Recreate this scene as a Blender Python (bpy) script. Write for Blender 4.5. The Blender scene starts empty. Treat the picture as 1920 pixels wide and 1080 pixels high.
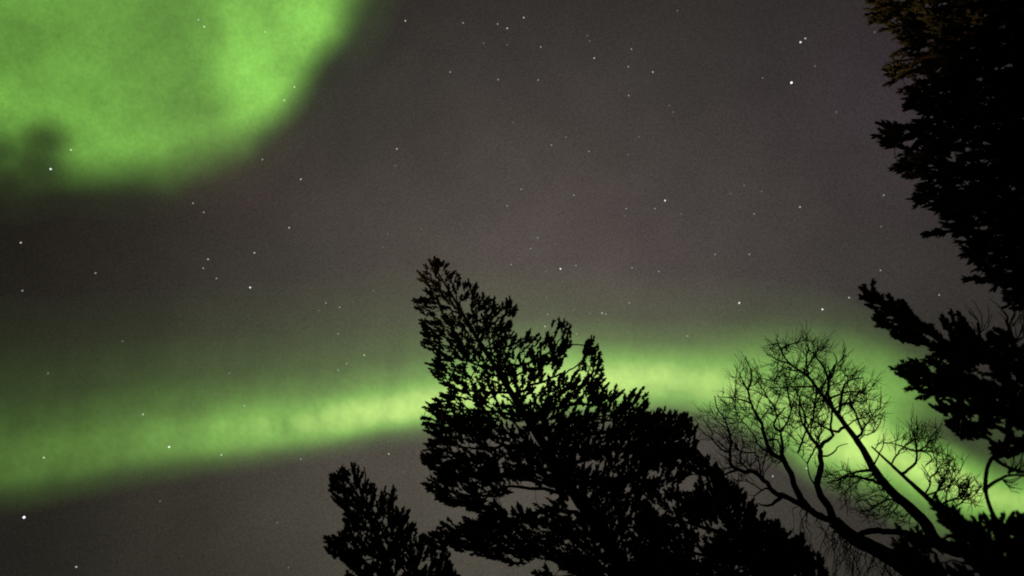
import bpy, math, random
import numpy as np
from mathutils import Vector, Matrix

SC = bpy.context.scene
COL = SC.collection
R = math.radians
rng = np.random.default_rng(11)
random.seed(11)

# ------------------------------------------------------------------ camera
FPX = 1297.0                      # focal length in pixels of the 1920 wide photograph
PITCH, ROLL = R(38), R(24)
CAMP = np.array([0.0, 0.0, 1.6])
FW = np.array([0, math.cos(PITCH), math.sin(PITCH)])
R0 = np.array([1.0, 0, 0])
U0 = np.array([0, -math.sin(PITCH), math.cos(PITCH)])
RT = math.cos(ROLL) * R0 - math.sin(ROLL) * U0
UP = math.sin(ROLL) * R0 + math.cos(ROLL) * U0
cd = bpy.data.cameras.new('camera')
cam = bpy.data.objects.new('camera', cd)
COL.objects.link(cam)
cd.sensor_width = 36
cd.lens = FPX / 1920 * 36
cd.clip_start = 0.05
cd.clip_end = 20000
cam.matrix_world = Matrix(((RT[0], UP[0], -FW[0], CAMP[0]), (RT[1], UP[1], -FW[1], CAMP[1]),
                           (RT[2], UP[2], -FW[2], CAMP[2]), (0, 0, 0, 1)))
cd.dof.use_dof = True
cd.dof.focus_distance = 30
cd.dof.aperture_fstop = 1.3
SC.camera = cam


def rays(px, py):
    px = np.asarray(px, float); py = np.asarray(py, float)
    d = FW * FPX + (px[..., None] - 960) * RT - (py[..., None] - 540) * UP
    return d / np.linalg.norm(d, axis=-1, keepdims=True)


# ------------------------------------------------------------------ sky, exposure, low warm light
w = bpy.data.worlds.new('World')
SC.world = w
w.use_nodes = True
nt = w.node_tree
nt.nodes.clear()


def N(tree, t, **kw):
    n = tree.nodes.new(t)
    for k, v in kw.items():
        setattr(n, k, v)
    return n


L = nt.links.new
WARM_EL, WARM_AZ = R(3.0), R(-80)   # warm low light from the left, skimming over the added row of trees there
outw = N(nt, 'ShaderNodeOutputWorld')
bg_n = N(nt, 'ShaderNodeBackground'); bg_n.inputs[1].default_value = 0.06
sky = N(nt, 'ShaderNodeTexSky', sky_type='NISHITA', sun_disc=False)
sky.sun_elevation = R(-5)          # long after sunset
sky.sun_rotation = WARM_AZ
L(sky.outputs[0], bg_n.inputs[0])
tc = N(nt, 'ShaderNodeTexCoord')


def vdot(c):
    n = N(nt, 'ShaderNodeVectorMath', operation='DOT_PRODUCT')
    L(tc.outputs['Generated'], n.inputs[0]); n.inputs[1].default_value = tuple(c)
    m = N(nt, 'ShaderNodeMath', operation='MAXIMUM'); L(n.outputs['Value'], m.inputs[0]); m.inputs[1].default_value = 0
    return m.outputs[0]


def add(a, b):
    n = N(nt, 'ShaderNodeVectorMath', operation='ADD'); L(a, n.inputs[0]); L(b, n.inputs[1]); return n.outputs[0]


# night airglow and town glow: a dim base with broad lobes about directions of the sky
base = N(nt, 'ShaderNodeRGB'); base.outputs[0].default_value = (0.0150, 0.0138, 0.0112, 1)
acc = base.outputs[0]
LOBES = [((965, 610), 9, (.055, .0465, .0405)), ((840, 1010), 16, (.029, .028, .018)), ((1500, 900), 12, (.009, .008, .006)),
         ((1680, 170), 90, (.010, .003, .009)), ((1700, 420), 40, (.007, .006, .006)), ((880, 30), 40, (-.004, -.003, -.003)), ((150, 1020), 40, (-.005, -.005, -.005)), ((1350, 250), 12, (.002, .002, .004)), ((980, 420), 40, (.012, .007, .0075)),
         ((1200, 545), 70, (.008, .003, .006)), ((440, 312), 320, (.012, .004, .004)), ((60, 380), 30, (-.006, -.006, -.006))]
for (c, k, col) in LOBES:
    d = vdot(rays(*c))
    p = N(nt, 'ShaderNodeMath', operation='POWER'); L(d, p.inputs[0]); p.inputs[1].default_value = k
    s = N(nt, 'ShaderNodeVectorMath', operation='SCALE'); s.inputs[0].default_value = col; L(p.outputs[0], s.inputs['Scale'])
    acc = add(acc, s.outputs[0])
# faint uneven airglow (broad) and image grain (fine)
n1 = N(nt, 'ShaderNodeTexNoise'); n1.inputs['Scale'].default_value = 9; n1.inputs['Detail'].default_value = 4
n2 = N(nt, 'ShaderNodeTexNoise'); n2.inputs['Scale'].default_value = 420; n2.inputs['Detail'].default_value = 3
L(tc.outputs['Generated'], n1.inputs['Vector']); L(tc.outputs['Generated'], n2.inputs['Vector'])
m1 = N(nt, 'ShaderNodeMapRange'); L(n1.outputs[0], m1.inputs[0]); m1.inputs[1].default_value = .3; m1.inputs[2].default_value = .7
m1.inputs[3].default_value = .9; m1.inputs[4].default_value = 1.1
m2 = N(nt, 'ShaderNodeMapRange'); L(n2.outputs[0], m2.inputs[0]); m2.inputs[1].default_value = .25; m2.inputs[2].default_value = .75
m2.inputs[3].default_value = .74; m2.inputs[4].default_value = 1.26
mm = N(nt, 'ShaderNodeMath', operation='MULTIPLY'); L(m1.outputs[0], mm.inputs[0]); L(m2.outputs[0], mm.inputs[1])
bg_s = .93
sc_ = N(nt, 'ShaderNodeVectorMath', operation='SCALE'); L(acc, sc_.inputs[0]); L(mm.outputs[0], sc_.inputs['Scale'])
bg_g = N(nt, 'ShaderNodeBackground'); L(sc_.outputs[0], bg_g.inputs[0]); bg_g.inputs[1].default_value = bg_s
ads = N(nt, 'ShaderNodeAddShader'); L(bg_n.outputs[0], ads.inputs[0]); L(bg_g.outputs[0], ads.inputs[1])
L(ads.outputs[0], outw.inputs[0])

sun = bpy.data.lights.new('warm_low_light', 'SUN')  # sun lamp standing in for the light of an unseen warm street lamp
sun.energy = 3.0
sun.angle = R(1.0)
sun.color = (1.0, .58, .28)
so = bpy.data.objects.new('warm_low_light', sun)
COL.objects.link(so)
sd = Vector((math.sin(WARM_AZ) * math.cos(WARM_EL), math.cos(WARM_AZ) * math.cos(WARM_EL), math.sin(WARM_EL)))
so.rotation_euler = sd.to_track_quat('Z', 'Y').to_euler()
so.location = (-20, 0, 30)

SC.view_settings.view_transform = 'Standard'
SC.view_settings.look = 'None'
SC.view_settings.exposure = 0
SC.view_settings.gamma = 1
SC.render.engine = 'CYCLES'
SC.cycles.transparent_max_bounces = 64
SC.cycles.max_bounces = 4
SC.cycles.filter_width = 1.9


# ------------------------------------------------------------------ helpers
def tag(o, label=None, cat=None, group=None, kind=None):
    for k, v in (('label', label), ('category', cat), ('group', group), ('kind', kind)):
        if v:
            o[k] = v
    return o


def make_mesh(name, verts, faces, mat, parent=None, smooth=False, mat_index=None):
    """verts (n,3); faces: list of (m,k) int arrays."""
    verts = np.asarray(verts, np.float32)
    me = bpy.data.meshes.new(name)
    faces = [np.asarray(f, np.int32) for f in faces if len(f)]
    loops = np.concatenate([f.ravel() for f in faces])
    tot = np.concatenate([np.full(len(f), f.shape[1], np.int32) for f in faces])
    start = np.concatenate([[0], np.cumsum(tot)[:-1]]).astype(np.int32)
    me.vertices.add(len(verts)); me.vertices.foreach_set('co', verts.ravel())
    me.loops.add(len(loops)); me.loops.foreach_set('vertex_index', loops)
    me.polygons.add(len(tot)); me.polygons.foreach_set('loop_start', start); me.polygons.foreach_set('loop_total', tot)
    for m in (mat if isinstance(mat, (list, tuple)) else [mat]):
        me.materials.append(m)
    if mat_index is not None:
        me.polygons.foreach_set('material_index', np.asarray(mat_index, np.int32))
    me.update(calc_edges=True)
    if smooth:
        me.polygons.foreach_set('use_smooth', np.ones(len(tot), bool))
    o = bpy.data.objects.new(name, me)
    COL.objects.link(o)
    if parent is not None:
        o.parent = parent
        o.matrix_parent_inverse = Matrix.Translation(-parent.location)
    return o


def empty(name, loc):
    o = bpy.data.objects.new(name, None)
    o.empty_display_size = .3
    o.location = loc
    COL.objects.link(o)
    return o


def mat_noise(name, c1, c2, scale, rough=.9, stretch=(1, 1, 1), bump=0):
    m = bpy.data.materials.new(name)
    m.use_nodes = True
    t = m.node_tree
    b = t.nodes['Principled BSDF']
    b.inputs['Roughness'].default_value = rough
    b.inputs['Specular IOR Level'].default_value = .15
    co = N(t, 'ShaderNodeTexCoord'); mp = N(t, 'ShaderNodeMapping'); mp.inputs['Scale'].default_value = stretch
    t.links.new(co.outputs['Object'], mp.inputs[0])
    n = N(t, 'ShaderNodeTexNoise'); n.inputs['Scale'].default_value = scale; n.inputs['Detail'].default_value = 5
    t.links.new(mp.outputs[0], n.inputs['Vector'])
    r = N(t, 'ShaderNodeValToRGB')
    r.color_ramp.elements[0].position = .32; r.color_ramp.elements[1].position = .68
    r.color_ramp.elements[0].color = (*c1, 1); r.color_ramp.elements[1].color = (*c2, 1)
    t.links.new(n.outputs[0], r.inputs[0]); t.links.new(r.outputs[0], b.inputs['Base Color'])
    if bump:
        bp = N(t, 'ShaderNodeBump'); bp.inputs['Strength'].default_value = bump
        t.links.new(n.outputs[0], bp.inputs['Height']); t.links.new(bp.outputs[0], b.inputs['Normal'])
    return m


M_BARK = mat_noise('pine_bark', (.030, .022, .016), (.075, .050, .034), 9, stretch=(1, 1, .3), bump=.6)
M_BIRCH = mat_noise('birch_bark', (.022, .020, .018), (.060, .055, .048), 6, stretch=(1, 1, 2), bump=.4)
M_NEEDLE = mat_noise('pine_needles', (.026, .038, .014), (.060, .066, .026), 2.5, rough=.7)
M_SPRUCE = mat_noise('spruce_needles', (.020, .027, .011), (.042, .042, .020), 2.0, rough=.75)


def emat(name, col, strength):
    m = bpy.data.materials.new(name)
    m.use_nodes = True
    t = m.node_tree
    t.nodes.clear()
    e = N(t, 'ShaderNodeEmission'); e.inputs[0].default_value = (*col, 1); e.inputs[1].default_value = strength
    o = N(t, 'ShaderNodeOutputMaterial'); t.links.new(e.outputs[0], o.inputs['Surface'])
    m.cycles.emission_sampling = 'NONE'
    return m


def pt(px, py, D):
    """points of the rays through photo positions at horizontal distance D from the camera."""
    d = rays(px, py)
    h = np.linalg.norm(d[..., :2], axis=-1, keepdims=True)
    return CAMP + d / h * np.asarray(D, float)[..., None]


def resample(p, step):
    p = np.asarray(p, float)
    # Catmull-Rom through the control points
    q = np.vstack([2 * p[0] - p[1], p, 2 * p[-1] - p[-2]])
    out = []
    for i in range(1, len(q) - 2):
        a, b, c, d = q[i - 1:i + 3]
        n = max(1, int(round(np.linalg.norm((c - b)[:2]) / step)))
        for t in np.arange(n) / n:
            out.append(.5 * (2 * b + (c - a) * t + (2 * a - 5 * b + 4 * c - d) * t * t + (3 * b - a - 3 * c + d) * t ** 3))
    out.append(p[-1])
    return np.array(out)


class Tubes:
    def __init__(s):
        s.v, s.q, s.n = [], [], 0

    def add(s, pts, rad, sides=6, lump=0.0):
        pts = np.asarray(pts, float); rad = np.asarray(rad, float)
        k = len(pts)
        t = np.gradient(pts, axis=0)
        t /= np.linalg.norm(t, axis=1, keepdims=True) + 1e-12
        ref = np.array([.31, .77, .55]) if abs(t[0] @ np.array([.31, .77, .55])) < .9 else np.array([1., 0, 0])
        a = np.cross(t, ref); a /= np.linalg.norm(a, axis=1, keepdims=True) + 1e-12
        b = np.cross(t, a)
        th = np.arange(sides) / sides * 2 * math.pi
        rr = rad[:, None] * (1 + (lump * rng.uniform(-1, 1, (k, sides)) if lump else 0))
        ring = pts[:, None] + rr[..., None] * (np.cos(th)[None, :, None] * a[:, None] + np.sin(th)[None, :, None] * b[:, None])
        s.v.append(ring.reshape(-1, 3))
        i = np.arange(k - 1)[:, None] * sides; j = np.arange(sides)[None]; j2 = (j + 1) % sides
        f = np.stack([i + j, i + j2, i + sides + j2, i + sides + j], -1).reshape(-1, 4) + s.n
        s.q.append(f)
        s.n += k * sides

    def data(s):
        return (np.vstack(s.v), np.vstack(s.q)) if s.v else (np.zeros((0, 3)), np.zeros((0, 4), int))

    def build(s, name, mat, parent):
        v, q = s.data()
        return make_mesh(name, v, [q], mat, parent, smooth=True)


def inside(poly, x, y):
    poly = np.asarray(poly, float)
    r = np.zeros(x.shape, bool)
    for (x1, y1), (x2, y2) in zip(poly, np.roll(poly, -1, 0)):
        c = (y1 > y) != (y2 > y)
        r ^= c & (x < (x2 - x1) * (y - y1) / (y2 - y1 + 1e-12) + x1)
    return r


def edge_dist(poly, x, y, closed=True):
    poly = np.asarray(poly, float)
    b = np.full(x.shape, 1e9)
    seg = list(zip(poly, np.roll(poly, -1, 0))) if closed else list(zip(poly[:-1], poly[1:]))
    for a, c in seg:
        d = c - a
        t = np.clip(((x - a[0]) * d[0] + (y - a[1]) * d[1]) / (d @ d + 1e-9), 0, 1)
        b = np.minimum(b, np.hypot(x - a[0] - t * d[0], y - a[1] - t * d[1]))
    return b


def vnoise(x, y, scale, seed):
    g = np.random.default_rng(seed).random((128, 128))
    u, v = x / scale + 1000, y / scale + 1000
    i, j = np.floor(u).astype(int), np.floor(v).astype(int)
    f, h = u - i, v - j
    f, h = f * f * (3 - 2 * f), h * h * (3 - 2 * h)
    i0, i1, j0, j1 = i % 128, (i + 1) % 128, j % 128, (j + 1) % 128
    return (g[i0, j0] * (1 - f) + g[i1, j0] * f) * (1 - h) + (g[i0, j1] * (1 - f) + g[i1, j1] * f) * h


# shoot templates: a lumpy needle club along +Z with single needles standing off it
def shoot_template(seed, ragged):
    r = np.random.default_rng(seed)
    prof = [(0, .16), (.22, .62), (.55, 1.0), (.84, .70)]
    v, f4, f3 = [], [], []
    S = 5
    for z, rr in prof:
        for k in range(S):
            a = k / S * 2 * math.pi + z
            q = rr * .62 * r.uniform(.75, 1.2)
            v.append((q * math.cos(a), q * math.sin(a), z))
    v.append((0, 0, 1.0))
    for i in range(3):
        for k in range(S):
            f4.append((i * S + k, i * S + (k + 1) % S, (i + 1) * S + (k + 1) % S, (i + 1) * S + k))
    for k in range(S):
        f3.append((15 + k, 15 + (k + 1) % S, 20))
    for _ in range(ragged):
        z = r.uniform(.1, .9); a = r.uniform(0, 6.283); ln = r.uniform(.7, 1.05)
        c, s_ = math.cos(a), math.sin(a)
        z2 = z + r.uniform(.22, .40)
        n = len(v)
        wv = .16
        v += [(-s_ * wv, c * wv, z - .03), (s_ * wv, -c * wv, z + .03), (c * ln, s_ * ln, z2)]
        f3.append((n, n + 1, n + 2))
    return np.array(v), np.array(f4), np.array(f3)


TPL = [shoot_template(s, 11) for s in range(6)]


def build_shoots(pos, dirs, length, width):
    """all shoots of one crown; returns verts, quads, tris"""
    V, Q, T, n = [], [], [], 0
    which = rng.integers(0, len(TPL), len(pos))
    dirs = dirs / (np.linalg.norm(dirs, axis=1, keepdims=True) + 1e-9)
    ref = rng.normal(size=dirs.shape)
    a = np.cross(dirs, ref); a /= np.linalg.norm(a, axis=1, keepdims=True) + 1e-9
    b = np.cross(dirs, a)
    for k, (tv, tq, tt) in enumerate(TPL):
        s = np.where(which == k)[0]
        if not len(s):
            continue
        P = (pos[s][:, None] + tv[None, :, 0, None] * a[s][:, None] * width[s][:, None, None]
             + tv[None, :, 1, None] * b[s][:, None] * width[s][:, None, None]
             + tv[None, :, 2, None] * dirs[s][:, None] * length[s][:, None, None])
        off = n + np.arange(len(s))[:, None, None] * len(tv)
        V.append(P.reshape(-1, 3)); Q.append((tq[None] + off).reshape(-1, 4)); T.append((tt[None] + off).reshape(-1, 3))
        n += len(s) * len(tv)
    return np.vstack(V), np.vstack(Q), np.vstack(T)


class Tree:
    """A tree drawn as limbs (photo position + depth), whose twigs grow from the limbs to points spread through
    the volume of the crown; radii follow the number of tips each twig carries."""

    def __init__(s, name, D, label, cat, group=None):
        s.D = D
        s.name, s.label, s.cat, s.group = name, label, cat, group
        s.nodes, s.par, s.len, s.limbs, s.own, s.objs = [], [], [], [], [], []
        s.k = D / FPX * 1.15        # metres per photo pixel at the tree
        s.root = None

    def p3(s, P):
        P = np.asarray(P, float)
        return pt(P[..., 0], P[..., 1], s.D + P[..., 2] * s.k)

    def limb(s, ctrl, r0, r1, name='branch', step=9, sides=8, lump=.1, wob=0.0, power=.8):
        """ctrl: (px,py[,q]); radii in photo pixels"""
        c = np.array([(*p, 0.0)[:3] for p in ctrl], float)
        p = resample(c, step)
        if wob:
            k = len(p)
            wn = np.cumsum(rng.normal(0, wob, (k, 3)), 0)
            wn -= np.linspace(0, 1, k)[:, None] * wn[-1]
            p = p + wn
        base = len(s.nodes)
        # attach to nearest existing node
        par = -1
        if base:
            A = np.array(s.nodes)
            par = int(np.argmin(((A - p[0]) ** 2).sum(1)))
            if name != 'trunk':
                p[0] = A[par]
        l0 = s.len[par] if par >= 0 else 0
        for i, x in enumerate(p):
            s.nodes.append(x); s.par.append(par if i == 0 else base + i - 1)
            l0 += np.linalg.norm(x - p[i - 1]) if i else 0
            s.len.append(l0 if name != 'trunk' else 0)
            s.own.append(len(s.limbs))
        t = np.linspace(0, 1, len(p))
        rad = (r0 + (r1 - r0) * t ** power) * s.k
        s.limbs.append((name, s.p3(p), rad, sides, lump))

    def start(s):
        tr = s.limbs[0]
        p0 = tr[1][0]
        d = tr[1][0] - tr[1][2]
        d = d / np.linalg.norm(d)
        foot = np.array([p0[0] + d[0] * .4 * p0[2] * .5, p0[1] + d[1] * .4 * p0[2] * .5, -.15])
        n = 7
        ext = np.array([p0 * t + foot * (1 - t) for t in np.linspace(0, 1, n)[:-1]])
        r0 = tr[2][0]
        rad = np.concatenate([r0 * np.linspace(1.55, 1.05, n - 1), tr[2]])
        pts = np.vstack([ext, tr[1]])
        s.root = empty(s.name, (foot[0], foot[1], 0))
        tag(s.root, s.label, s.cat, s.group)
        for i, (name, p, r, sides, lump) in enumerate(s.limbs):
            T = Tubes()
            if i == 0:
                p, r = pts, rad
            T.add(p, r, sides, lump)
            s.objs.append(T.build(name, s.bark, s.root))

    bark = M_BARK

    def scatter(s, poly, n, thick, holes=(), clump=(40, .35), edge=.0, seed=1, qoff=0.0, soft=0):
        r = np.random.default_rng(seed)
        poly = np.asarray(poly, float)
        lo, hi = poly.min(0), poly.max(0)
        out = np.zeros((0, 3))
        while len(out) < n:
            x = r.uniform(lo[0], hi[0], 4000); y = r.uniform(lo[1], hi[1], 4000)
            ok = inside(poly, x, y)
            x, y = x[ok], y[ok]
            pr = np.ones(len(x))
            cn = vnoise(x, y, clump[0], seed) * .6 + vnoise(x, y, clump[0] * .45, seed + 9) * .4
            pr *= np.clip((cn - clump[1]) / .12, .06, 1)
            for (hx, hy, rx, ry, fac) in holes:
                dd = ((x - hx) / rx) ** 2 + ((y - hy) / ry) ** 2
                pr *= np.where(dd < 1, fac, 1)
            ed = edge_dist(poly, x, y)
            pr = np.where(ed < 9, np.maximum(pr, edge), pr)
            if soft:
                pr *= np.clip(ed / soft, .05, 1)
            ok = r.random(len(x)) < pr
            x, y, ed = x[ok], y[ok], ed[ok]
            q = r.uniform(-1, 1, len(x)) * np.minimum(thick, 10 + ed * 1.6) + qoff
            out = np.vstack([out, np.stack([x, y, q], 1)])
        return out[:n]

    def grow(s, att, bias=.35, step=9, curve=.35, jit=.6, lead=.05, maxd=90):
        nod = np.zeros((len(s.nodes) + len(att) * 14 + 10, 3))
        ln = np.zeros(len(nod))
        n = len(s.nodes)
        nod[:n] = s.nodes; ln[:n] = s.len
        sk = nod[:n]
        d0 = np.array([np.min(((sk - a) ** 2).sum(1)) for a in att])
        r_ = np.random.default_rng(len(att))
        first = r_.permutation(len(att))[:int(len(att) * lead)]      # leading shoots make the secondary boughs
        rest = np.setdiff1d(np.arange(len(att)), first)
        att = att[np.concatenate([first[np.argsort(-d0[first])], rest[np.argsort(d0[rest])]])]
        par, own = list(s.par), list(s.own)
        chains, tips, tdir = [], [], []
        for a in att:
            d = np.sqrt(((nod[:n] - a) ** 2).sum(1))
            j = int(np.argmin(d + bias * ln[:n]))
            dist = d[j]
            if dist < 1e-6 or dist > maxd or n > len(nod) - 40:
                continue
            k = int(min(30, max(2, round(dist / step))))
            p0 = nod[j]
            pd = nod[j] - nod[par[j]] if par[j] >= 0 else a - p0
            pd = pd / (np.linalg.norm(pd) + 1e-9)
            mid = (p0 + a) / 2 + pd * dist * curve * .5 + rng.normal(0, .06, 3) * dist
            t = (np.arange(1, k + 1) / k)[:, None]
            seg = (1 - t) ** 2 * p0 + 2 * t * (1 - t) * mid + t * t * a
            seg[:-1] += rng.normal(0, jit, (k - 1, 3))
            ids = [j]
            for q in seg:
                nod[n] = q; ln[n] = ln[ids[-1]] + np.linalg.norm(q - nod[ids[-1]])
                par.append(ids[-1]); own.append(own[ids[-1]]); ids.append(n); n += 1
            chains.append(ids); tips.append(n - 1); tdir.append(seg[-1] - (seg[-2] if k > 1 else p0))
        cnt = np.zeros(n)
        cnt[tips] += 1
        for i in range(n - 1, -1, -1):
            if par[i] >= 0:
                cnt[par[i]] += cnt[i]
        s.gn, s.cnt, s.chains, s.tips = nod[:n], np.maximum(cnt, 1), chains, np.array(tips)
        s.gp, s.gown = np.array(par), np.array(own)
        return s

    def twig_tubes(s, r0, expo, rmax, sides=3, T=None):
        T = T or Tubes()
        P3 = s.p3(s.gn)
        rad = np.minimum(r0 * s.cnt ** expo, rmax) * s.k
        for ids in s.chains:
            r = rad[ids].copy()
            r[0] = min(r[0], r[1] * 1.15)
            T.add(P3[ids], r, sides if s.cnt[ids[1]] < 12 else 5)
        return T, P3

    def twig_parts(s, r0, expo, rmax):
        """bare twigs: one mesh under each limb that carries them"""
        allc, n0 = s.chains, len(s.nodes)
        for k, limb in enumerate(s.objs):
            mine = [c for c in allc if s.gown[c[1]] == k]
            foot = []
            for c in mine:
                i = c[0]
                while i >= n0:
                    i = s.gp[i]
                foot.append(i)
            order = np.argsort(foot, kind='stable')
            groups = []
            for q in order:                                   # tufts that leave the limb far apart are parts of their own
                if groups and foot[q] - foot[groups[-1][-1]] <= 3:
                    groups[-1].append(q)
                else:
                    groups.append([q])
            for gr in groups:
                s.chains = [mine[q] for q in gr]
                T, _ = s.twig_tubes(r0, expo, rmax)
                for c in s.chains:
                    e = s.gn[c[-1]]; d = e - s.gn[c[-2]]
                    d = d / (np.linalg.norm(d) + 1e-9) + np.array([-.18, -.62, 0])
                    for i in range(3):
                        b = s.gn[c[-1 - min(i, len(c) - 2)]]
                        v = d + rng.normal(0, .42, 3)
                        v *= rng.uniform(8, 30) / np.linalg.norm(v)
                        pp = np.array([b, b + v * .5 + rng.normal(0, .9, 3), b + v])
                        T.add(s.p3(pp), np.array([.38, .32, .22]) * s.k, 3)
                o = T.build('twigs', s.bark, limb)
                o.matrix_parent_inverse = Matrix.Identity(4)
        s.chains = allc

    def crown(s, r0=.7, expo=.42, rmax=6, length=15, width=4.4, per=3, upw=.55, spread=.55, mat=None, along=.5, bias_dir=None, flow=None, sprig=None):
        trunk_ids = np.where(np.array(s.own) == 0)[0]
        T, P3 = s.twig_tubes(r0, expo, rmax)
        pos, dr = [], []
        up = np.array([0, 0, 1.0])
        if bias_dir is not None:
            bd = s.p3(np.array([1500 + bias_dir[0], 500 + bias_dir[1], 0.])) - s.p3(np.array([1500., 500, 0]))
            up = bd / np.linalg.norm(bd)
        for ids in s.chains:
            e = P3[ids[-1]]; d = e - P3[ids[-2]]
            d = d / (np.linalg.norm(d) + 1e-9)
            if flow:
                g = s.gn[ids[-1]]
                tk = s.gn[trunk_ids][np.argmin(((s.gn[trunk_ids] - g) ** 2).sum(1))]
                o_ = (g - tk); o_ /= np.linalg.norm(o_) + 12.0
                ax = np.array([-.18, -.98, 0])
                f_ = ax * flow[0] + o_ * flow[1]
                f3 = s.p3(g + f_ * 10) - e
                f3 /= np.linalg.norm(f3) + 1e-9
                m = d * (1 - upw) + f3 * upw
            else:
                m = d * (1 - upw) + up * upw
            m /= np.linalg.norm(m) + 1e-9
            if sprig:
                Ls = sprig[0] * s.k * rng.uniform(.6, 1.3); ns = sprig[1]
                b_ = e - m * Ls * .55
                m2 = m + rng.normal(0, .16, 3)
                c_ = b_ + m * Ls * .5; t_ = c_ + m2 * Ls * .5
                T.add(np.array([e - m * Ls * .6, c_, t_]), np.array([r0 * 1.2, r0, r0 * .8]) * s.k, 3)
                pos.append(t_); dr.append(m2)
                side = rng.normal(size=3); side -= m * (side @ m); side /= np.linalg.norm(side) + 1e-9
                oth = np.cross(m, side)
                for i in range(ns):
                    f = (i + .4) / ns
                    a_ = i * 2.4 + rng.normal(0, .4)
                    lat = side * math.cos(a_) + oth * math.sin(a_)
                    pos.append(b_ + (t_ - b_) * f); dr.append(m2 + lat * rng.uniform(.35, .85))
                continue
            pos.append(e); dr.append(m + rng.normal(0, .15, 3))
            for _ in range(per - 1):
                i = ids[-1] if (len(ids) < 3 or rng.random() < .6) else ids[-2]
                pos.append(P3[i]); dr.append(m + rng.normal(0, spread, 3))
            if along and len(ids) > 3:
                for i in ids[2:-1]:
                    if rng.random() < along and s.cnt[i] < 8:
                        pos.append(P3[i]); dr.append(m + rng.normal(0, spread, 3))
        pos, dr = np.array(pos), np.array(dr)
        ln = length * s.k * rng.uniform(.65, 1.25, len(pos))
        wd = width * s.k * rng.uniform(.75, 1.25, len(pos))
        dr = dr / np.linalg.norm(dr, axis=1, keepdims=True)
        V, Q, T3 = build_shoots(pos - dr * ln[:, None] * .25, dr, ln, wd)
        tv, tq = T.data()
        faces = [np.vstack([Q, tq + len(V)]), T3]
        mi = np.concatenate([np.zeros(len(Q)), np.ones(len(tq)), np.zeros(len(T3))])
        o = make_mesh('crown', np.vstack([V, tv]), faces, [mat or M_NEEDLE, s.bark], s.root, mat_index=mi)
        return o


# ------------------------------------------------------------------ ground
def ground():
    n = 90
    u = np.linspace(-1, 1, n)
    g = np.sign(u) * np.abs(u) ** 2.6 * 3200
    X, Y = np.meshgrid(g, g)
    r = np.hypot(X, Y)
    Z = (vnoise(X, Y, 9, 3) - .5) * .10 + np.clip((r - 60) / 400, 0, 1) * (vnoise(X, Y, 260, 4)) * 9
    v = np.stack([X, Y, Z], -1).reshape(-1, 3)
    i = np.arange(n - 1)[:, None] * n + np.arange(n - 1)[None]
    f = np.stack([i, i + 1, i + n + 1, i + n], -1).reshape(-1, 4)
    m = mat_noise('forest_floor', (.025, .028, .014), (.075, .066, .042), .7, bump=.5)
    tag(make_mesh('ground', v, [f], m, smooth=True), kind='structure')


ground()


# ------------------------------------------------------------------ aurora: closed bodies of glowing air, thick where they glow most
AUR_R, AUR_T = 2000.0, 300.0


def aurora(name, x0, x1, y0, y1, step, fn, color, label, thr=.0015, parent=None):
    xs = np.arange(x0, x1 + step, step); ys = np.arange(y0, y1 + step, step)
    X, Y = np.meshgrid(xs, ys)
    I = fn(X, Y)
    I[0], I[-1], I[:, 0], I[:, -1] = 0, 0, 0, 0
    keep = I > thr
    cell = keep[:-1, :-1] & keep[1:, :-1] & keep[:-1, 1:] & keep[1:, 1:]
    used = np.zeros(I.shape, bool)
    used[:-1, :-1] |= cell; used[1:, :-1] |= cell; used[:-1, 1:] |= cell; used[1:, 1:] |= cell
    idx = np.full(I.shape, -1); idx[used] = np.arange(used.sum())
    nv = int(used.sum())
    d = rays(X[used], Y[used]); t = I[used] * AUR_T
    V = np.vstack([CAMP + d * (AUR_R - t / 2)[:, None], CAMP + d * (AUR_R + t / 2)[:, None]])
    a, b, c, e = idx[:-1, :-1][cell], idx[:-1, 1:][cell], idx[1:, 1:][cell], idx[1:, :-1][cell]
    front = np.stack([a, e, c, b], 1)      # facing the camera
    back = np.stack([a, b, c, e], 1) + nv
    cp = np.pad(cell, 1)
    walls = []
    H, W = cell.shape
    cc = np.argwhere(cell)
    for (dy, dx, p, q) in ((-1, 0, (0, 0), (0, 1)), (1, 0, (1, 1), (1, 0)), (0, -1, (1, 0), (0, 0)), (0, 1, (0, 1), (1, 1))):
        nb = cp[cc[:, 0] + 1 + dy, cc[:, 1] + 1 + dx]
        k = cc[~nb]
        i0 = idx[k[:, 0] + p[0], k[:, 1] + p[1]]; i1 = idx[k[:, 0] + q[0], k[:, 1] + q[1]]
        walls.append(np.stack([i0, i1, i1 + nv, i0 + nv], 1))
    m = bpy.data.materials.new(name)
    m.use_nodes = True
    tr = m.node_tree; tr.nodes.clear()
    em = N(tr, 'ShaderNodeEmission'); em.inputs[0].default_value = (*color, 1); em.inputs[1].default_value = 1.0 / AUR_T
    o_ = N(tr, 'ShaderNodeOutputMaterial'); tr.links.new(em.outputs[0], o_.inputs['Volume'])
    o = make_mesh('bright_core' if parent else 'aurora', V, [front, back] + walls, m, parent)
    if label:
        tag(o, label, 'aurora')
    return o


def blur(I, n):
    for _ in range(n):
        P = np.pad(I, 1, mode='edge')
        I = (P[:-2, 1:-1] + P[2:, 1:-1] + P[1:-1, :-2] + P[1:-1, 2:] + 2 * P[1:-1, 1:-1]) / 6
    return I


def sm(t):
    t = np.clip(t, 0, 1)
    return t * t * (3 - 2 * t)


CORONA = [(735, -140), (715, -60), (690, 0), (662, 78), (612, 140), (566, 194), (512, 244), (462, 288), (395, 326), (320, 352), (220, 360),
          (120, 356), (40, 372), (-30, 360), (-140, 330), (-200, -140)]


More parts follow.
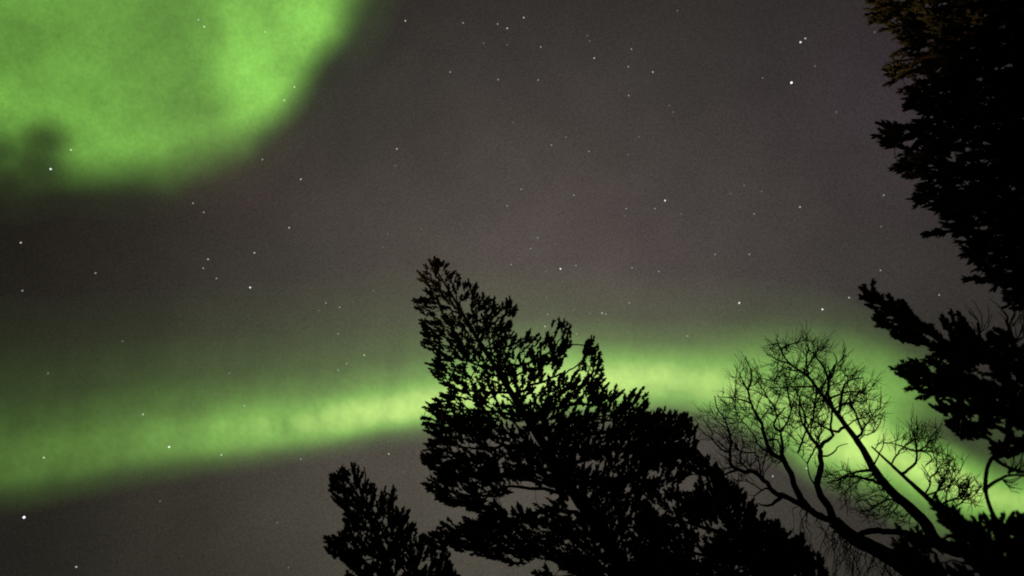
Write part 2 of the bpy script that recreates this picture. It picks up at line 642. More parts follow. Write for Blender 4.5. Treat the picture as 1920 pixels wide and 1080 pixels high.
def corona_fn(X, Y):
    ed = edge_dist(CORONA, X, Y) * np.where(inside(CORONA, X, Y), 1, -1)
    ed = ed + (vnoise(X, Y, 120, 26) - .5) * 30 + (vnoise(X, Y, 45, 27) - .5) * 7
    wid = 40 + 30 * np.exp(-((X - 330) / 190) ** 2) * sm((Y - 150) / 120)
    I = sm((ed + wid * .5) / (wid * 2.0)) ** 1.25
    m = .305 + 0 * X
    for (cx, cy, rx, ry, ang, a) in ((585, 30, 60, 100, 12, .27), (455, 60, 45, 90, 0, .14), (480, 140, 66, 100, 30, .20), (590, 120, 40, 34, -40, -.10), (455, 225, 60, 45, 0, .12), (300, 60, 90, 70, 0, -.06),
                                     (410, 205, 40, 26, -20, -.13), (180, 235, 110, 40, 15, .10), (260, 285, 90, 26, 5, .07), (30, 180, 80, 60, 0, .05),
                                     (20, 60, 60, 50, 0, -.04), (170, 120, 90, 60, 0, .03), (330, 200, 60, 50, 0, -.05), (120, 300, 40, 30, 0, .05),
                                     (540, 180, 60, 40, -40, .10), (330, 0, 60, 60, 0, -.03), (430, 40, 30, 80, 0, .06)):
        c, s = math.cos(R(ang)), math.sin(R(ang))
        u = ((X - cx) * c + (Y - cy) * s) / rx; v = (-(X - cx) * s + (Y - cy) * c) / ry
        m = m + a * np.exp(-(u * u + v * v))
    notch = np.exp(-(((X - 80) / 56) ** 2 + ((Y - 270) / 46) ** 2) ** 1.5) * .84
    notch = np.maximum(notch, np.exp(-(((X - 66) / 66) ** 2 + ((Y - 310) / 60) ** 2) ** 1.6) * .86)
    notch = np.maximum(notch, np.exp(-(((X - 10) / 90) ** 2 + ((Y - 345) / 80) ** 2) ** 1.2) * .9)
    notch = np.maximum(notch, np.exp(-(((X + 10) / 95) ** 2 + ((Y - 292) / 46) ** 2) ** 1.2) * .84)
    notch = blur(notch, 10)
    nz = (vnoise(X, Y, 60, 21) - .5) * .24 + (vnoise(X, Y, 22, 22) - .5) * .14 + (vnoise(X, Y, 9, 23) - .5) * .08
    I = I * m * (1 - notch) * (1 + nz)
    fringe = sm((ed + 80) / 90) * (.010 + .016 * sm((X - 560) / 120) * sm((160 - Y) / 120))
    I = blur(np.maximum(I, 0), 2) + fringe * sm((ed + 80) / 20)
    grain = (vnoise(X, Y, 5, 24) - .5) * .16 + (vnoise(X, Y, 3.1, 25) - .5) * .14
    return I * (1 + grain)


BANDX = [(-120, (540, 640, 745, 805, 868, 912, 945, 985), (0, .012, .03, .065, .12, .125, .04, 0)),
         (100, (540, 640, 735, 785, 835, 882, 914, 952), (0, .012, .04, .085, .15, .15, .045, 0)),
         (300, (530, 630, 715, 762, 805, 845, 877, 910), (0, .015, .055, .135, .26, .225, .055, 0)),
         (450, (520, 620, 705, 748, 795, 832, 858, 885), (0, .02, .075, .19, .38, .34, .08, 0)),
         (600, (510, 620, 695, 735, 778, 812, 837, 860), (0, .025, .085, .19, .47, .44, .08, 0)),
         (750, (490, 610, 678, 715, 755, 785, 808, 834), (0, .03, .11, .25, .66, .56, .08, 0)),
         (900, (490, 600, 650, 690, 735, 765, 790, 818), (0, .035, .12, .38, .78, .58, .10, 0)),
         (1050, (490, 590, 635, 675, 715, 750, 778, 806), (0, .035, .13, .44, .82, .56, .10, 0)),
         (1250, (500, 600, 645, 675, 708, 740, 768, 798), (0, .03, .12, .40, .78, .54, .10, 0)),
         (1350, (510, 600, 640, 680, 720, 755, 785, 820), (0, .03, .11, .33, .58, .40, .08, 0)),
         (1430, (520, 600, 640, 690, 740, 785, 820, 858), (0, .035, .14, .36, .52, .42, .12, 0)),
         (1520, (530, 600, 640, 700, 780, 850, 885, 915), (0, .035, .15, .40, .58, .56, .14, 0)),
         (1600, (550, 615, 658, 715, 800, 865, 905, 945), (0, .04, .18, .42, .78, .66, .14, 0)),
         (1680, (580, 645, 692, 745, 790, 855, 925, 1000), (0, .05, .24, .34, .40, .78, .22, 0)),
         (1740, (620, 685, 730, 765, 805, 885, 950, 1030), (0, .06, .22, .17, .05, .78, .18, 0)),
         (1800, (670, 715, 750, 780, 830, 905, 970, 1045), (0, .06, .11, .05, .01, .80, .17, 0)),
         (1860, (710, 755, 790, 820, 870, 930, 990, 1060), (0, .03, .04, .03, .06, .66, .17, 0)),
         (2060, (780, 810, 830, 860, 920, 965, 1020, 1090), (0, .01, .01, .03, .15, .45, .15, 0))]


def band_fn(X, Y):
    xs = X[0]
    bx = np.array([b[0] for b in BANDX], float)
    KY = np.array([np.interp(xs, bx, [b[1][k] for b in BANDX]) for k in range(8)])
    KI = np.array([np.interp(xs, bx, [b[2][k] for b in BANDX]) for k in range(8)])
    I = np.zeros(X.shape)
    for c in range(X.shape[1]):
        I[:, c] = np.interp(Y[:, c], KY[:, c], KI[:, c])
    I = blur(I, 7)
    ray = (vnoise(X + Y * .15, Y * .18, 24, 31) - .5) * .20 + (vnoise(X + Y * .3, Y, 60, 32) - .5) * .24
    nz = (vnoise(X, Y, 18, 33) - .5) * .13 + (vnoise(X, Y, 9, 34) - .5) * .06
    for (cx, cy, rx, ry, a) in ((568, 790, 26, 16, .22), (535, 795, 8, 28, -.26), (498, 800, 9, 26, .13), (512, 805, 6, 24, -.12), (594, 785, 7, 24, -.10), (455, 812, 9, 26, .10), (618, 780, 9, 22, .10), (650, 770, 60, 20, .10), (400, 800, 40, 18, .12), (350, 770, 60, 16, -.08),
                                (1150, 655, 40, 18, -.05), (1230, 690, 50, 16, .08), (1640, 825, 40, 30, .10), (1500, 720, 40, 30, -.08), (1690, 790, 60, 22, -.15), (1815, 925, 22, 16, .22)):
        nz = nz + a * np.exp(-((X - cx) / rx) ** 2 - ((Y - cy) / ry) ** 2)
    grain = (vnoise(X, Y, 6.5, 35) - .5) * .18
    return blur(np.maximum(I * (1 + ray + nz), 0), 2) * (1 + grain)


aurora('aurora_corona_glow', -240, 860, -180, 520, 3, corona_fn, (.395, 1.0, .135),
       'broad bright green aurora glow filling the upper left sky')
band = aurora('aurora_band_glow', -200, 2120, 470, 1110, 4.5, band_fn, (.43, 1.0, .15),
       'long green aurora band arching across the lower sky behind the trees')

aurora('aurora_core_glow', -200, 2120, 470, 1110, 4.5, lambda X, Y: np.maximum(blur(band_fn(X, Y), 3) - .38, 0) * .44, (1.0, .08, .36), None, parent=band)

# ------------------------------------------------------------------ stars
STARS = '''1051,504,b 1484,155,B 1501,79,b 1510,72,m 1247,376,b 1386,568,b 1542,580,b 1592,558,m 469,539,b 477,474,m 45,970,B 143,1063,m
95,317,b 133,281,m 82,858,m 268,777,m 317,838,b 415,853,m 458,761,f 564,861,f 729,851,m 552,163,m 533,188,m 383,50,m 372,37,f 497,60,f 744,279,m
564,336,m 492,299,f 362,381,f 382,398,f 542,427,m 390,486,m 381,503,f 406,522,f 39,455,m 179,512,f 42,545,f 683,666,m 650,682,f 634,694,f 611,568,f
637,576,f 634,626,f 598,582,d 760,39,m 868,43,f 933,45,f 951,53,m 982,33,m 1014,88,f 907,81,d 951,84,d 1101,67,d 1106,77,d 1114,109,m 1184,92,f
1178,125,f 1224,135,m 1179,179,f 1255,198,d 1262,210,d 844,135,f 934,149,f 1009,150,f 962,230,d 1034,272,f 1061,257,d 1104,284,f 1198,257,d 1177,290,d
742,311,d 977,355,f 1076,366,f 951,386,f 1174,391,f 1172,405,d 1228,391,f 1276,401,d 1370,363,d 1414,401,f 1500,388,m 1395,348,d 1428,359,d 1008,446,f
995,466,f 958,496,f 974,487,d 1080,498,f 1023,509,d 1055,528,d 1185,502,f 1235,509,f 1341,477,f 1405,477,f 1180,568,f 1024,558,d 1027,589,f 1022,612,m
1129,587,m 1136,589,f 1106,588,d 1075,581,d 1081,626,f 1289,630,f 1528,124,d 1657,366,f 1652,425,d 1651,507,f 1761,553,f 1568,210,d 1430,146,d
727,439,d 718,463,d 1268,852,m 1449,893,m 1512,878,m 1533,653,m 1521,771,m 1305,853,f 541,1064,d 755,885,d 1640,60,d 1270,20,d 700,545,d 790,430,d
90,700,d 230,640,d 300,940,d 520,980,d 430,700,d'''.split()
STAR_LABEL = {(1484, 155): 'brightest white star high in the right half of the dark sky',
              (1051, 504): 'bright round star right of the central pine tip in the grey sky',
              (1501, 79): 'brighter star of the close pair above the brightest star',
              (1510, 72): 'dimmer star of the close pair above the brightest star',
              (1247, 376): 'bright white star alone in the middle of the grey sky',
              (1386, 568): 'bright star above the bare birch just over the green band',
              (1542, 580): 'bright star left of the tip of the right pine bough',
              (1592, 558): 'small bright star closest to the tip of the right pine bough',
              (469, 539): 'brightest star in the dark gap between the two green auroras at left',
              (45, 970): 'big bright star near the left edge below the green band',
              (95, 317): 'bright star in the dark notch of the upper left aurora',
              (133, 281): 'small star on the right rim of the dark notch in the upper aurora',
              (143, 1063): 'star lowest in the bottom left corner',
              (317, 838): 'bright star within the lower edge of the green band at left',
              (82, 858): 'star inside the green band nearest the left edge'}
MS = {'B': emat('star_white_bright', (.88, .93, 1), 1.8), 'b': emat('star_white', (.90, .95, 1), .95), 'm': emat('star_mid', (1, .93, .80), .50),
      'f': emat('star_faint', (.92, .95, 1), .30), 'd': emat('star_dim', (1, .92, .84), .15)}
SIZE = {'B': 3.5, 'b': 3.2, 'm': 2.8, 'f': 2.7, 'd': 2.7}     # diameter in photo pixels
STAR_R = 6000.0
TXT = {'m': 'clear white pinpoint star in the open night sky', 'f': 'faint pinpoint star in the open night sky', 'd': 'barely visible dim star in the open night sky', 'b': 'bright star', 'B': 'bright star'}
smesh = {}


def star_mesh(cls):
    import bmesh
    bm = bmesh.new()
    bmesh.ops.create_icosphere(bm, subdivisions=2, radius=SIZE[cls] / 2 / FPX * STAR_R)
    me = bpy.data.meshes.new('star'); bm.to_mesh(me); bm.free()
    me.materials.append(MS[cls])
    return me


for sspec in STARS:
    x, y, c = sspec.split(',')
    x, y = int(x), int(y)
    if c not in smesh:
        smesh[c] = star_mesh(c)
    o = bpy.data.objects.new('star', smesh[c])
    o.location = CAMP + rays(x, y) * STAR_R
    COL.objects.link(o)
    tag(o, STAR_LABEL.get((x, y), TXT[c]), 'star', {'m': 'clear pinpoint stars', 'f': 'faint pinpoint stars', 'd': 'dim stars'}.get(c, 'bright stars') if (x, y) not in STAR_LABEL else 'bright stars')

# ------------------------------------------------------------------ the tall pine in the middle
A = Tree('pine_tree', 12, 'tall leaning pine in the middle of the picture, its tip highest above the green band', 'tree')
A.limb([(1290, 1270), (1250, 1200), (1208, 1130), (1180, 1085), (1130, 1000), (1080, 930), (1030, 850), (985, 780), (930, 690), (880, 610), (845, 550), (810, 495)], 19, 1.6, 'trunk', lump=.06, sides=14, power=.75)
for c, r in [
    ([(985, 780), (930, 768, -30), (870, 775, -60), (805, 768, -70)], 6), ([(955, 735), (900, 728, 30), (850, 722, 50), (815, 705, 60)], 5),
    ([(930, 690), (880, 684, -30), (812, 662, -50)], 5), ([(900, 640), (860, 630, 20), (800, 600, 40)], 4), ([(870, 590), (830, 580, -20), (782, 562, -30)], 3.5),
    ([(845, 550), (815, 530, 10), (792, 508, 20)], 3),
    ([(1030, 850), (950, 838, 40), (870, 828, 80), (800, 805, 100)], 7), ([(1045, 875), (960, 886, -40), (880, 888, -80), (795, 870, -100)], 7),
    ([(1060, 898), (990, 892, -60), (930, 885, -100), (880, 870, -120)], 6), ([(1080, 930), (1010, 912, 30), (950, 922, 60), (880, 936, 80), (805, 915, 90)], 7),
    ([(1110, 970), (1040, 957, -40), (960, 980, -80), (890, 1000, -110), (832, 985, -120)], 7), ([(1130, 1000), (1060, 1004, 40), (980, 1020, 90), (900, 1018, 120), (825, 1025, 130)], 6),
    ([(855, 565), (880, 550, 20), (905, 560, 30)], 3), ([(880, 610), (915, 590, -25), (958, 575, -30)], 4), ([(905, 650), (960, 640, 30), (990, 630, 40)], 4.5),
    ([(930, 690), (985, 680, -40), (1035, 645, -60), (1060, 615, -60)], 5.5), ([(960, 740), (1020, 722, 50), (1080, 690, 80), (1112, 650, 85)], 6),
    ([(985, 780), (1060, 760, -50), (1130, 745, -90), (1160, 730, -95)], 6), ([(1000, 805), (1080, 790, 50), (1150, 775, 100), (1198, 740, 110)], 6.5),
    ([(1030, 850), (1100, 830, -50), (1180, 800, -110), (1255, 775, -120)], 7), ([(1050, 880), (1130, 858, 60), (1220, 830, 120), (1295, 812, 130)], 7),
    ([(1072, 925), (1130, 908, -30), (1200, 912, -60), (1310, 890, -80)], 6), ([(1095, 950), (1140, 920, 30), (1190, 880, 80), (1280, 850, 120)], 7),
    ([(1130, 1000), (1200, 985, 50), (1250, 965, 80)], 6), ([(1165, 1060), (1080, 1075, -60), (1010, 1085, -90)], 5), ([(1200, 1115), (1110, 1130, 50), (1040, 1130, 80)], 5), ([(1215, 1140), (1235, 1100, -40), (1245, 1060, -60)], 4), ([(1040, 860), (1015, 800, -60), (1020, 760, -90)], 5), ([(1090, 940), (1085, 880, 70), (1075, 830, 110)], 5)]:
    A.limb([c[0]] + [(x + rng.normal(0, 3), y + rng.normal(0, 5), q) for (x, y, q) in [(*p, 0)[:3] for p in c[1:-1]]] + [c[-1]], r * .62, .8, wob=1.6)
A.start()
POLY_A = [(797, 487), (812, 488), (832, 494), (850, 515), (885, 537), (908, 558), (938, 575), (950, 562), (964, 562), (966, 600), (956, 632), (985, 640), (992, 622), (1010, 628),
          (1018, 642), (1030, 607), (1050, 606), (1068, 612), (1071, 642), (1052, 682), (1062, 722), (1085, 690), (1098, 645), (1114, 638), (1122, 655), (1130, 700), (1140, 752), (1156, 725), (1174, 745),
          (1190, 730), (1210, 745), (1212, 780), (1246, 768), (1278, 782), (1302, 805), (1306, 842), (1290, 868), (1300, 895), (1240, 912), (1190, 920), (1210, 965), (1240, 990), (1230, 1060), (1190, 1100),
          (1150, 1100), (1100, 1090), (1060, 1065), (1010, 1040), (970, 1062), (920, 1045), (870, 1030), (825, 1035), (800, 1015), (822, 1000), (830, 975), (868, 982), (915, 968), (870, 952), (835, 945), (802, 915), (800, 905),
          (830, 890), (790, 868), (808, 835), (810, 812), (795, 790), (797, 760), (850, 737), (822, 716), (806, 682), (822, 662), (795, 650), (800, 625), (790, 600), (776, 568), (800, 547), (784, 515)]
HOLES_A = [(1000, 932, 42, 24, .06), (965, 942, 30, 18, .1), (1080, 962, 18, 14, .1), (1200, 1015, 18, 24, .1), (985, 690, 18, 22, .35), (940, 745, 26, 10, .3), (1035, 700, 20, 18, .35), (880, 845, 30, 14, .35), (1010, 825, 20, 14, .35),
           (1130, 800, 26, 16, .35), (1100, 870, 24, 16, .35), (1165, 850, 26, 14, .4), (1245, 895, 40, 14, .2), (960, 1030, 40, 20, .3), (1060, 1030, 22, 18, .3), (1020, 1000, 30, 14, .35), (830, 590, 14, 8, .3), (830, 640, 16, 8, .4)]
POLY_A2 = [(840, 1000), (900, 990), (1110, 1000), (1200, 1010), (1240, 1060), (1250, 1160), (1180, 1230), (1060, 1200), (980, 1120), (1000, 1075), (1060, 1060), (1000, 1040), (900, 1035)]
A.grow(np.vstack([A.scatter(POLY_A2, 420, 130, clump=(30, .3), seed=7), A.scatter([(800, 780), (1290, 780), (1300, 880), (1180, 930), (1000, 900), (820, 900)], 420, 130, HOLES_A, clump=(40, .36), seed=8), A.scatter(POLY_A, 1300, 130, HOLES_A, clump=(44, .36), edge=.7, seed=5), A.scatter(POLY_A, 2500, 130, HOLES_A, clump=(13, .30), edge=1.0, seed=6)]), bias=.22, step=7, lead=.06)
A.crown(r0=.36, length=9.5, width=3.2, upw=.66, flow=(.75, .6), sprig=(15, 5))

# ------------------------------------------------------------------ the short pine at the lower left of it
B = Tree('pine_tree', 13, 'short pine cut by the bottom edge, left of the tall leaning pine', 'tree')
B.limb([(810, 1270), (780, 1200), (752, 1140), (730, 1080), (705, 1000), (680, 930), (660, 870)], 14, 1.5, 'trunk', lump=.06, sides=10)
for c, r in [([(705, 1000), (670, 985, -20), (640, 950, -30)], 3.5), ([(720, 1050), (680, 1035, 20), (625, 1020, 40)], 4), ([(690, 955), (660, 930, 20), (630, 900, 25)], 3),
             ([(710, 1015), (735, 975, 30), (738, 920, 40)], 3.5), ([(722, 1050), (760, 1010, -30), (762, 955, -40)], 3.5), ([(735, 1090), (780, 1060, 30), (800, 1005, 40)], 4),
             ([(678, 925), (685, 900, -10), (683, 875, -15)], 2), ([(740, 1110), (690, 1085, -40), (650, 1060, -50)], 4), ([(745, 1120), (800, 1090, -40), (850, 1060, -60)], 4), ([(765, 1165), (710, 1160, 40), (660, 1140, 60)], 4), ([(775, 1190), (830, 1170, -40), (880, 1140, -60)], 4), ([(790, 1225), (740, 1230, -40), (700, 1225, -60)], 4), ([(800, 1245), (850, 1235, 40), (890, 1215, 60)], 4)]:
    B.limb(c, r, .9, wob=.8)
B.start()
POLY_B = [(655, 868), (664, 868), (672, 884), (684, 872), (688, 885), (682, 905), (705, 928), (702, 950), (722, 918), (736, 916), (742, 930), (732, 958), (748, 962), (766, 952), (764, 975), (760, 985), (790, 1002), (802, 1030),
          (830, 1040), (850, 1075), (880, 1150), (900, 1240), (690, 1250), (640, 1160), (652, 1075), (640, 1045), (620, 1042), (616, 1012), (640, 1005), (650, 985), (640, 955), (625, 930), (624, 895), (640, 888)]
B.grow(B.scatter(POLY_B, 1400, 70, [(715, 985, 14, 8, .3), (672, 920, 8, 8, .4), (800, 1060, 16, 10, .4)], clump=(30, .26), edge=.9, seed=15), bias=.28, step=7)
B.crown(r0=.36, length=9.5, width=3.2, upw=.7, flow=(.85, .4), sprig=(15, 5))

# ------------------------------------------------------------------ the dark dense conifer right of the tall pine
C = Tree('pine_tree', 15, 'dense black pine between the tall leaning pine and the bare birch', 'tree')
C.limb([(1530, 1310), (1490, 1230), (1452, 1150), (1420, 1080), (1385, 1010), (1350, 940), (1322, 860)], 18, 1.5, 'trunk', lump=.06, sides=10)
for c, r in [([(1350, 940), (1310, 925, 30), (1280, 930, 50), (1250, 930, 60)], 4), ([(1385, 1010), (1320, 990, -40), (1240, 965, -80)], 5), ([(1400, 1040), (1320, 1040, 50), (1220, 1010, 90)], 5), ([(1415, 1070), (1330, 1085, -50), (1220, 1070, -90)], 5),
             ([(1370, 980), (1400, 960, 30), (1420, 955, 40)], 3), ([(1395, 1030), (1440, 1000, -30), (1472, 990, -40)], 4), ([(1420, 1080), (1475, 1045, 30), (1520, 1035, 50)], 4), ([(1335, 905), (1345, 890, 10), (1358, 885, 15)], 2.5), ([(1450, 1145), (1340, 1150, 50), (1220, 1130, 90)], 5), ([(1465, 1180), (1530, 1150, -40), (1580, 1140, -60)], 4), ([(1490, 1230), (1380, 1240, -50), (1260, 1220, -90)], 5), ([(1505, 1260), (1560, 1240, 40), (1600, 1220, 60)], 4)]:
    C.limb(c, r, .9, wob=.8)
C.start()
POLY_C = [(1312, 852), (1322, 852), (1330, 870), (1350, 885), (1358, 905), (1392, 925), (1400, 945), (1430, 962), (1436, 985), (1460, 985), (1470, 1005), (1500, 1010), (1510, 1035), (1535, 1050), (1560, 1110), (1600, 1200), (1610, 1270), (1260, 1290), (1200, 1200), (1180, 1110), (1190, 1050), (1185, 1000),
          (1200, 960), (1225, 925), (1265, 922), (1300, 932), (1312, 905), (1298, 880), (1305, 860)]
C.grow(C.scatter(POLY_C, 3200, 110, [(1175, 1010, 22, 22, .1), (1310, 1046, 14, 10, .1), (1390, 1068, 16, 8, .15), (1330, 1010, 14, 10, .4), (1250, 950, 30, 10, .4), (1340, 985, 20, 10, .4)], clump=(34, .22), edge=.9, seed=25), bias=.28, step=8)
C.crown(r0=.36, length=9.5, width=3.0, upw=.7, flow=(1, .3), sprig=(14, 5))

# ------------------------------------------------------------------ bare birches
D1 = Tree('birch_tree', 14, 'bare birch forking low into three spreading limbs, beside the dense black pine', 'tree')
D1.bark = M_BIRCH
D1.limb([(1800, 1135), (1724, 1085), (1689, 1058), (1644, 1031), (1600, 1009), (1564, 978)], 13, 9.5, 'trunk', lump=.07, sides=12)
for c, r, r2 in [
    ([(1564, 978), (1529, 960), (1493, 940), (1462, 927), (1442, 907, -10), (1427, 893, -10), (1391, 880, -20), (1378, 849, -25), (1376, 822, -30), (1371, 796, -30), (1358, 778, -35), (1347, 760, -40), (1340, 742, -40)], 8.5, 1.3),
    ([(1511, 951), (1502, 929, 10), (1489, 907, 20), (1471, 871, 25), (1449, 853, 30), (1442, 831, 35), (1431, 809, 40), (1420, 782, 45), (1409, 751, 50), (1404, 724, 50), (1407, 689, 55), (1398, 668, 55)], 8.5, 1.2),
    ([(1471, 871, 25), (1467, 853, 10), (1469, 827, 0), (1467, 809, 0), (1480, 787, 0), (1484, 769, -5), (1495, 745, -10)], 4.5, 1.2),
    ([(1564, 978), (1551, 942, -10), (1531, 911, -20), (1536, 884, -30), (1540, 858, -40), (1536, 840, -40)], 9, 6),
    ([(1536, 840, -40), (1520, 818, -50), (1509, 800, -55), (1511, 778, -60), (1500, 751, -65), (1490, 725, -65)], 4.5, 1.2),
    ([(1536, 840, -40), (1551, 827, -35), (1562, 813, -35), (1560, 791, -30), (1562, 765, -30), (1550, 735, -30)], 4.5, 1.2),
    ([(1391, 880, -20), (1371, 883, -30), (1355, 890, -35), (1340, 905, -40)], 3.5, 1), ([(1378, 849, -25), (1351, 840, -35), (1333, 818, -40), (1311, 802, -50)], 3, .9),
    ([(1468, 930), (1450, 938, 5), (1436, 946, 10), (1422, 944, 15)], 5.5, 2.0), ([(1437, 912, -10), (1425, 922, 0), (1415, 930, 0), (1413, 945, 0)], 2.5, 1),
    ([(1600, 1009), (1640, 997, 20), (1690, 998, 30), (1745, 1012, 40)], 6.5, 8), ([(1440, 826, 35), (1455, 825, 20), (1465, 840, 15)], 3, 2),
    ([(1406, 756, 50), (1386, 744, 40), (1371, 743, 35), (1344, 744, 25)], 2.6, .9), ([(1403, 729, 50), (1391, 714, 60), (1380, 692, 65)], 2.2, .8), ([(1467, 809), (1451, 797, -10), (1459, 772, -15), (1472, 764, -20)], 4, 1.6),
    ([(1484, 769, -5), (1481, 757, 5), (1479, 735, 10), (1484, 712, 15)], 2.4, .8), ([(1509, 800, -55), (1500, 770, -45), (1500, 745, -40), (1508, 720, -40)], 2.4, .8), ([(1376, 822, -30), (1354, 806, -20), (1342, 790, -15), (1330, 778, -10)], 2.2, .8),
    ([(1449, 853, 30), (1425, 835, 15), (1408, 812, 5), (1392, 790, 0), (1378, 765, 0)], 2.8, .9), ([(1427, 893, -10), (1420, 868, 10), (1412, 845, 20), (1416, 822, 25)], 2.2, .8), ([(1540, 858, -40), (1560, 852, -20), (1572, 838, -10), (1590, 832, 0)], 2.4, .9), ([(1531, 911, -20), (1515, 890, 0), (1508, 868, 5), (1496, 850, 10)], 2.2, .8)]:
    D1.limb(c, r * .66, r2 * .55, wob=1.6, sides=7, lump=.12, power=.9)
D1.start()
POLY_D1 = [(1322, 760), (1340, 728), (1362, 700), (1385, 668), (1405, 660), (1430, 690), (1460, 700), (1495, 690), (1530, 700), (1560, 715), (1580, 750), (1575, 790), (1555, 835), (1520, 870), (1490, 850), (1470, 890), (1440, 880),
           (1430, 900), (1395, 905), (1410, 940), (1360, 925), (1335, 890), (1330, 850), (1300, 820), (1290, 795)]
D1.grow(D1.scatter(POLY_D1, 640, 70, [(1470, 905, 34, 34, .03)], clump=(22, .28), soft=30, seed=35), bias=.4, step=7, curve=.3, jit=.7, lead=.14)
D1.twig_parts(.38, .36, 2.2)
T = Tubes()
# thin twigs hanging below the trunk
for _ in range(60):
    x = rng.uniform(1490, 1730); y = np.interp(x, [1500, 1564, 1600, 1689, 1724], [948, 980, 1010, 1060, 1080]) + rng.uniform(-2, 4)
    ln = rng.uniform(25, 130); q = rng.uniform(-8, 8); a = rng.normal(0, 22)
    p = resample([(x, y, 0), (x - rng.uniform(-10, 22), y + ln * rng.uniform(.1, .3), q), (x + a * .8, y + ln * .7, q * 2), (x + a + rng.uniform(-9, 9), y + ln, q * 3)], 9)
    p[1:] += rng.normal(0, 1.2, p[1:].shape)
    T.add(D1.p3(p), np.linspace(.75, .35, len(p)) * D1.k, 3)
    for _k in range(2):
        i = rng.integers(1, len(p)); e = p[i] + np.array([rng.normal(0, 14), rng.uniform(8, 34), rng.normal(0, 12)])
        mid = (p[i] + e) / 2 + rng.normal(0, 2.5, 3)
        pp = np.array([p[i], mid, e])
        T.add(D1.p3(pp), np.array([.5, .42, .3]) * D1.k, 3)
T.build('twigs', M_BIRCH, D1.root)

D2 = Tree('birch_tree', 13, 'tallest bare birch, one long straight stem slanting across the green band', 'tree')
D2.bark = M_BIRCH
D2.limb([(1930, 1085), (1870, 1052), (1822, 1037), (1778, 1027), (1751, 1010), (1738, 985), (1711, 957), (1684, 933), (1662, 911), (1636, 876), (1622, 849), (1604, 822), (1587, 800), (1564, 769), (1547, 747), (1529, 724), (1516, 707), (1484, 684), (1468, 665), (1456, 636)], 12, .8, 'trunk', lump=.08, sides=12, power=.9)
for c, r, r2 in [
    ([(1587, 800), (1565, 806, 15), (1547, 800, 25), (1520, 787, 40), (1500, 775, 50)], 4, 1.1), ([(1564, 769), (1556, 730, -20), (1552, 705, -30), (1540, 680, -35), (1516, 653, -40), (1513, 628, -40)], 4.5, 1.0),
    ([(1572, 778), (1575, 750, 20), (1582, 720, 30), (1598, 709, 35), (1620, 708, 40)], 4.5, 1.4), ([(1604, 822), (1618, 806, -15), (1612, 790, -20), (1600, 770, -25), (1597, 750, -30), (1612, 735, -30)], 3.5, 1),
    ([(1662, 911), (1627, 902, 20), (1600, 896, 30), (1570, 900, 40), (1550, 905, 50)], 4.5, 1.5), ([(1636, 882), (1605, 880, -15), (1588, 888, -25), (1575, 900, -30)], 4, 1.5), ([(1516, 707), (1510, 680, 20), (1513, 650, 25), (1512, 625, 30)], 2.6, .9),
    ([(1529, 724), (1480, 724, 10), (1440, 728, 20)], 2.4, .9), ([(1751, 1010), (1727, 978, -20), (1715, 960, -25)], 5, 3), ([(1500, 695), (1470, 690, -10), (1445, 675, -15)], 2.2, .8), ([(1556, 716), (1566, 690, -40), (1562, 660, -45)], 3, .9),
    ([(1618, 806, -15), (1629, 785, -25), (1640, 771, -30), (1652, 762, -35)], 2.6, .8), ([(1600, 770, -25), (1592, 748, -20), (1596, 732, -15)], 2, .8), ([(1479, 684), (1451, 671, 15), (1431, 656, 20)], 2.2, .8), ([(1540, 740), (1528, 752, 20), (1531, 768, 25), (1520, 780, 30)], 2.4, .9),
    ([(1636, 876), (1650, 850, 15), (1660, 832, 20), (1656, 812, 25)], 2.2, .8), ([(1684, 933), (1668, 935, 10), (1645, 930, 20), (1620, 940, 25)], 2.4, .9), ([(1575, 743), (1590, 735, -30), (1618, 738, -40), (1640, 730, -45)], 2.4, .8), ([(1547, 747), (1560, 700, 35), (1580, 672, 45), (1586, 650, 50)], 2.4, .8)]:
    D2.limb(c, r * .66, r2 * .55, wob=1.6, sides=7, lump=.12, power=.9)
D2.start()
POLY_D2 = [(1420, 690), (1422, 650), (1450, 618), (1480, 632), (1510, 612), (1548, 628), (1586, 640), (1602, 680), (1630, 695), (1660, 725), (1650, 745), (1672, 768), (1668, 800), (1640, 822), (1600, 800), (1575, 790), (1560, 770), (1500, 800), (1470, 780), (1440, 750)]
D2.grow(np.vstack([D2.scatter(POLY_D2, 500, 70, clump=(22, .28), soft=26, seed=45),
                   D2.scatter([(1540, 860), (1640, 880), (1690, 940), (1720, 985), (1640, 995), (1580, 960), (1545, 910), (1500, 850), (1520, 830)], 190, 50, clump=(24, .26), soft=20, seed=46)]), bias=.4, step=7, curve=.3, jit=.7, lead=.14)
D2.twig_parts(.38, .36, 2.2)

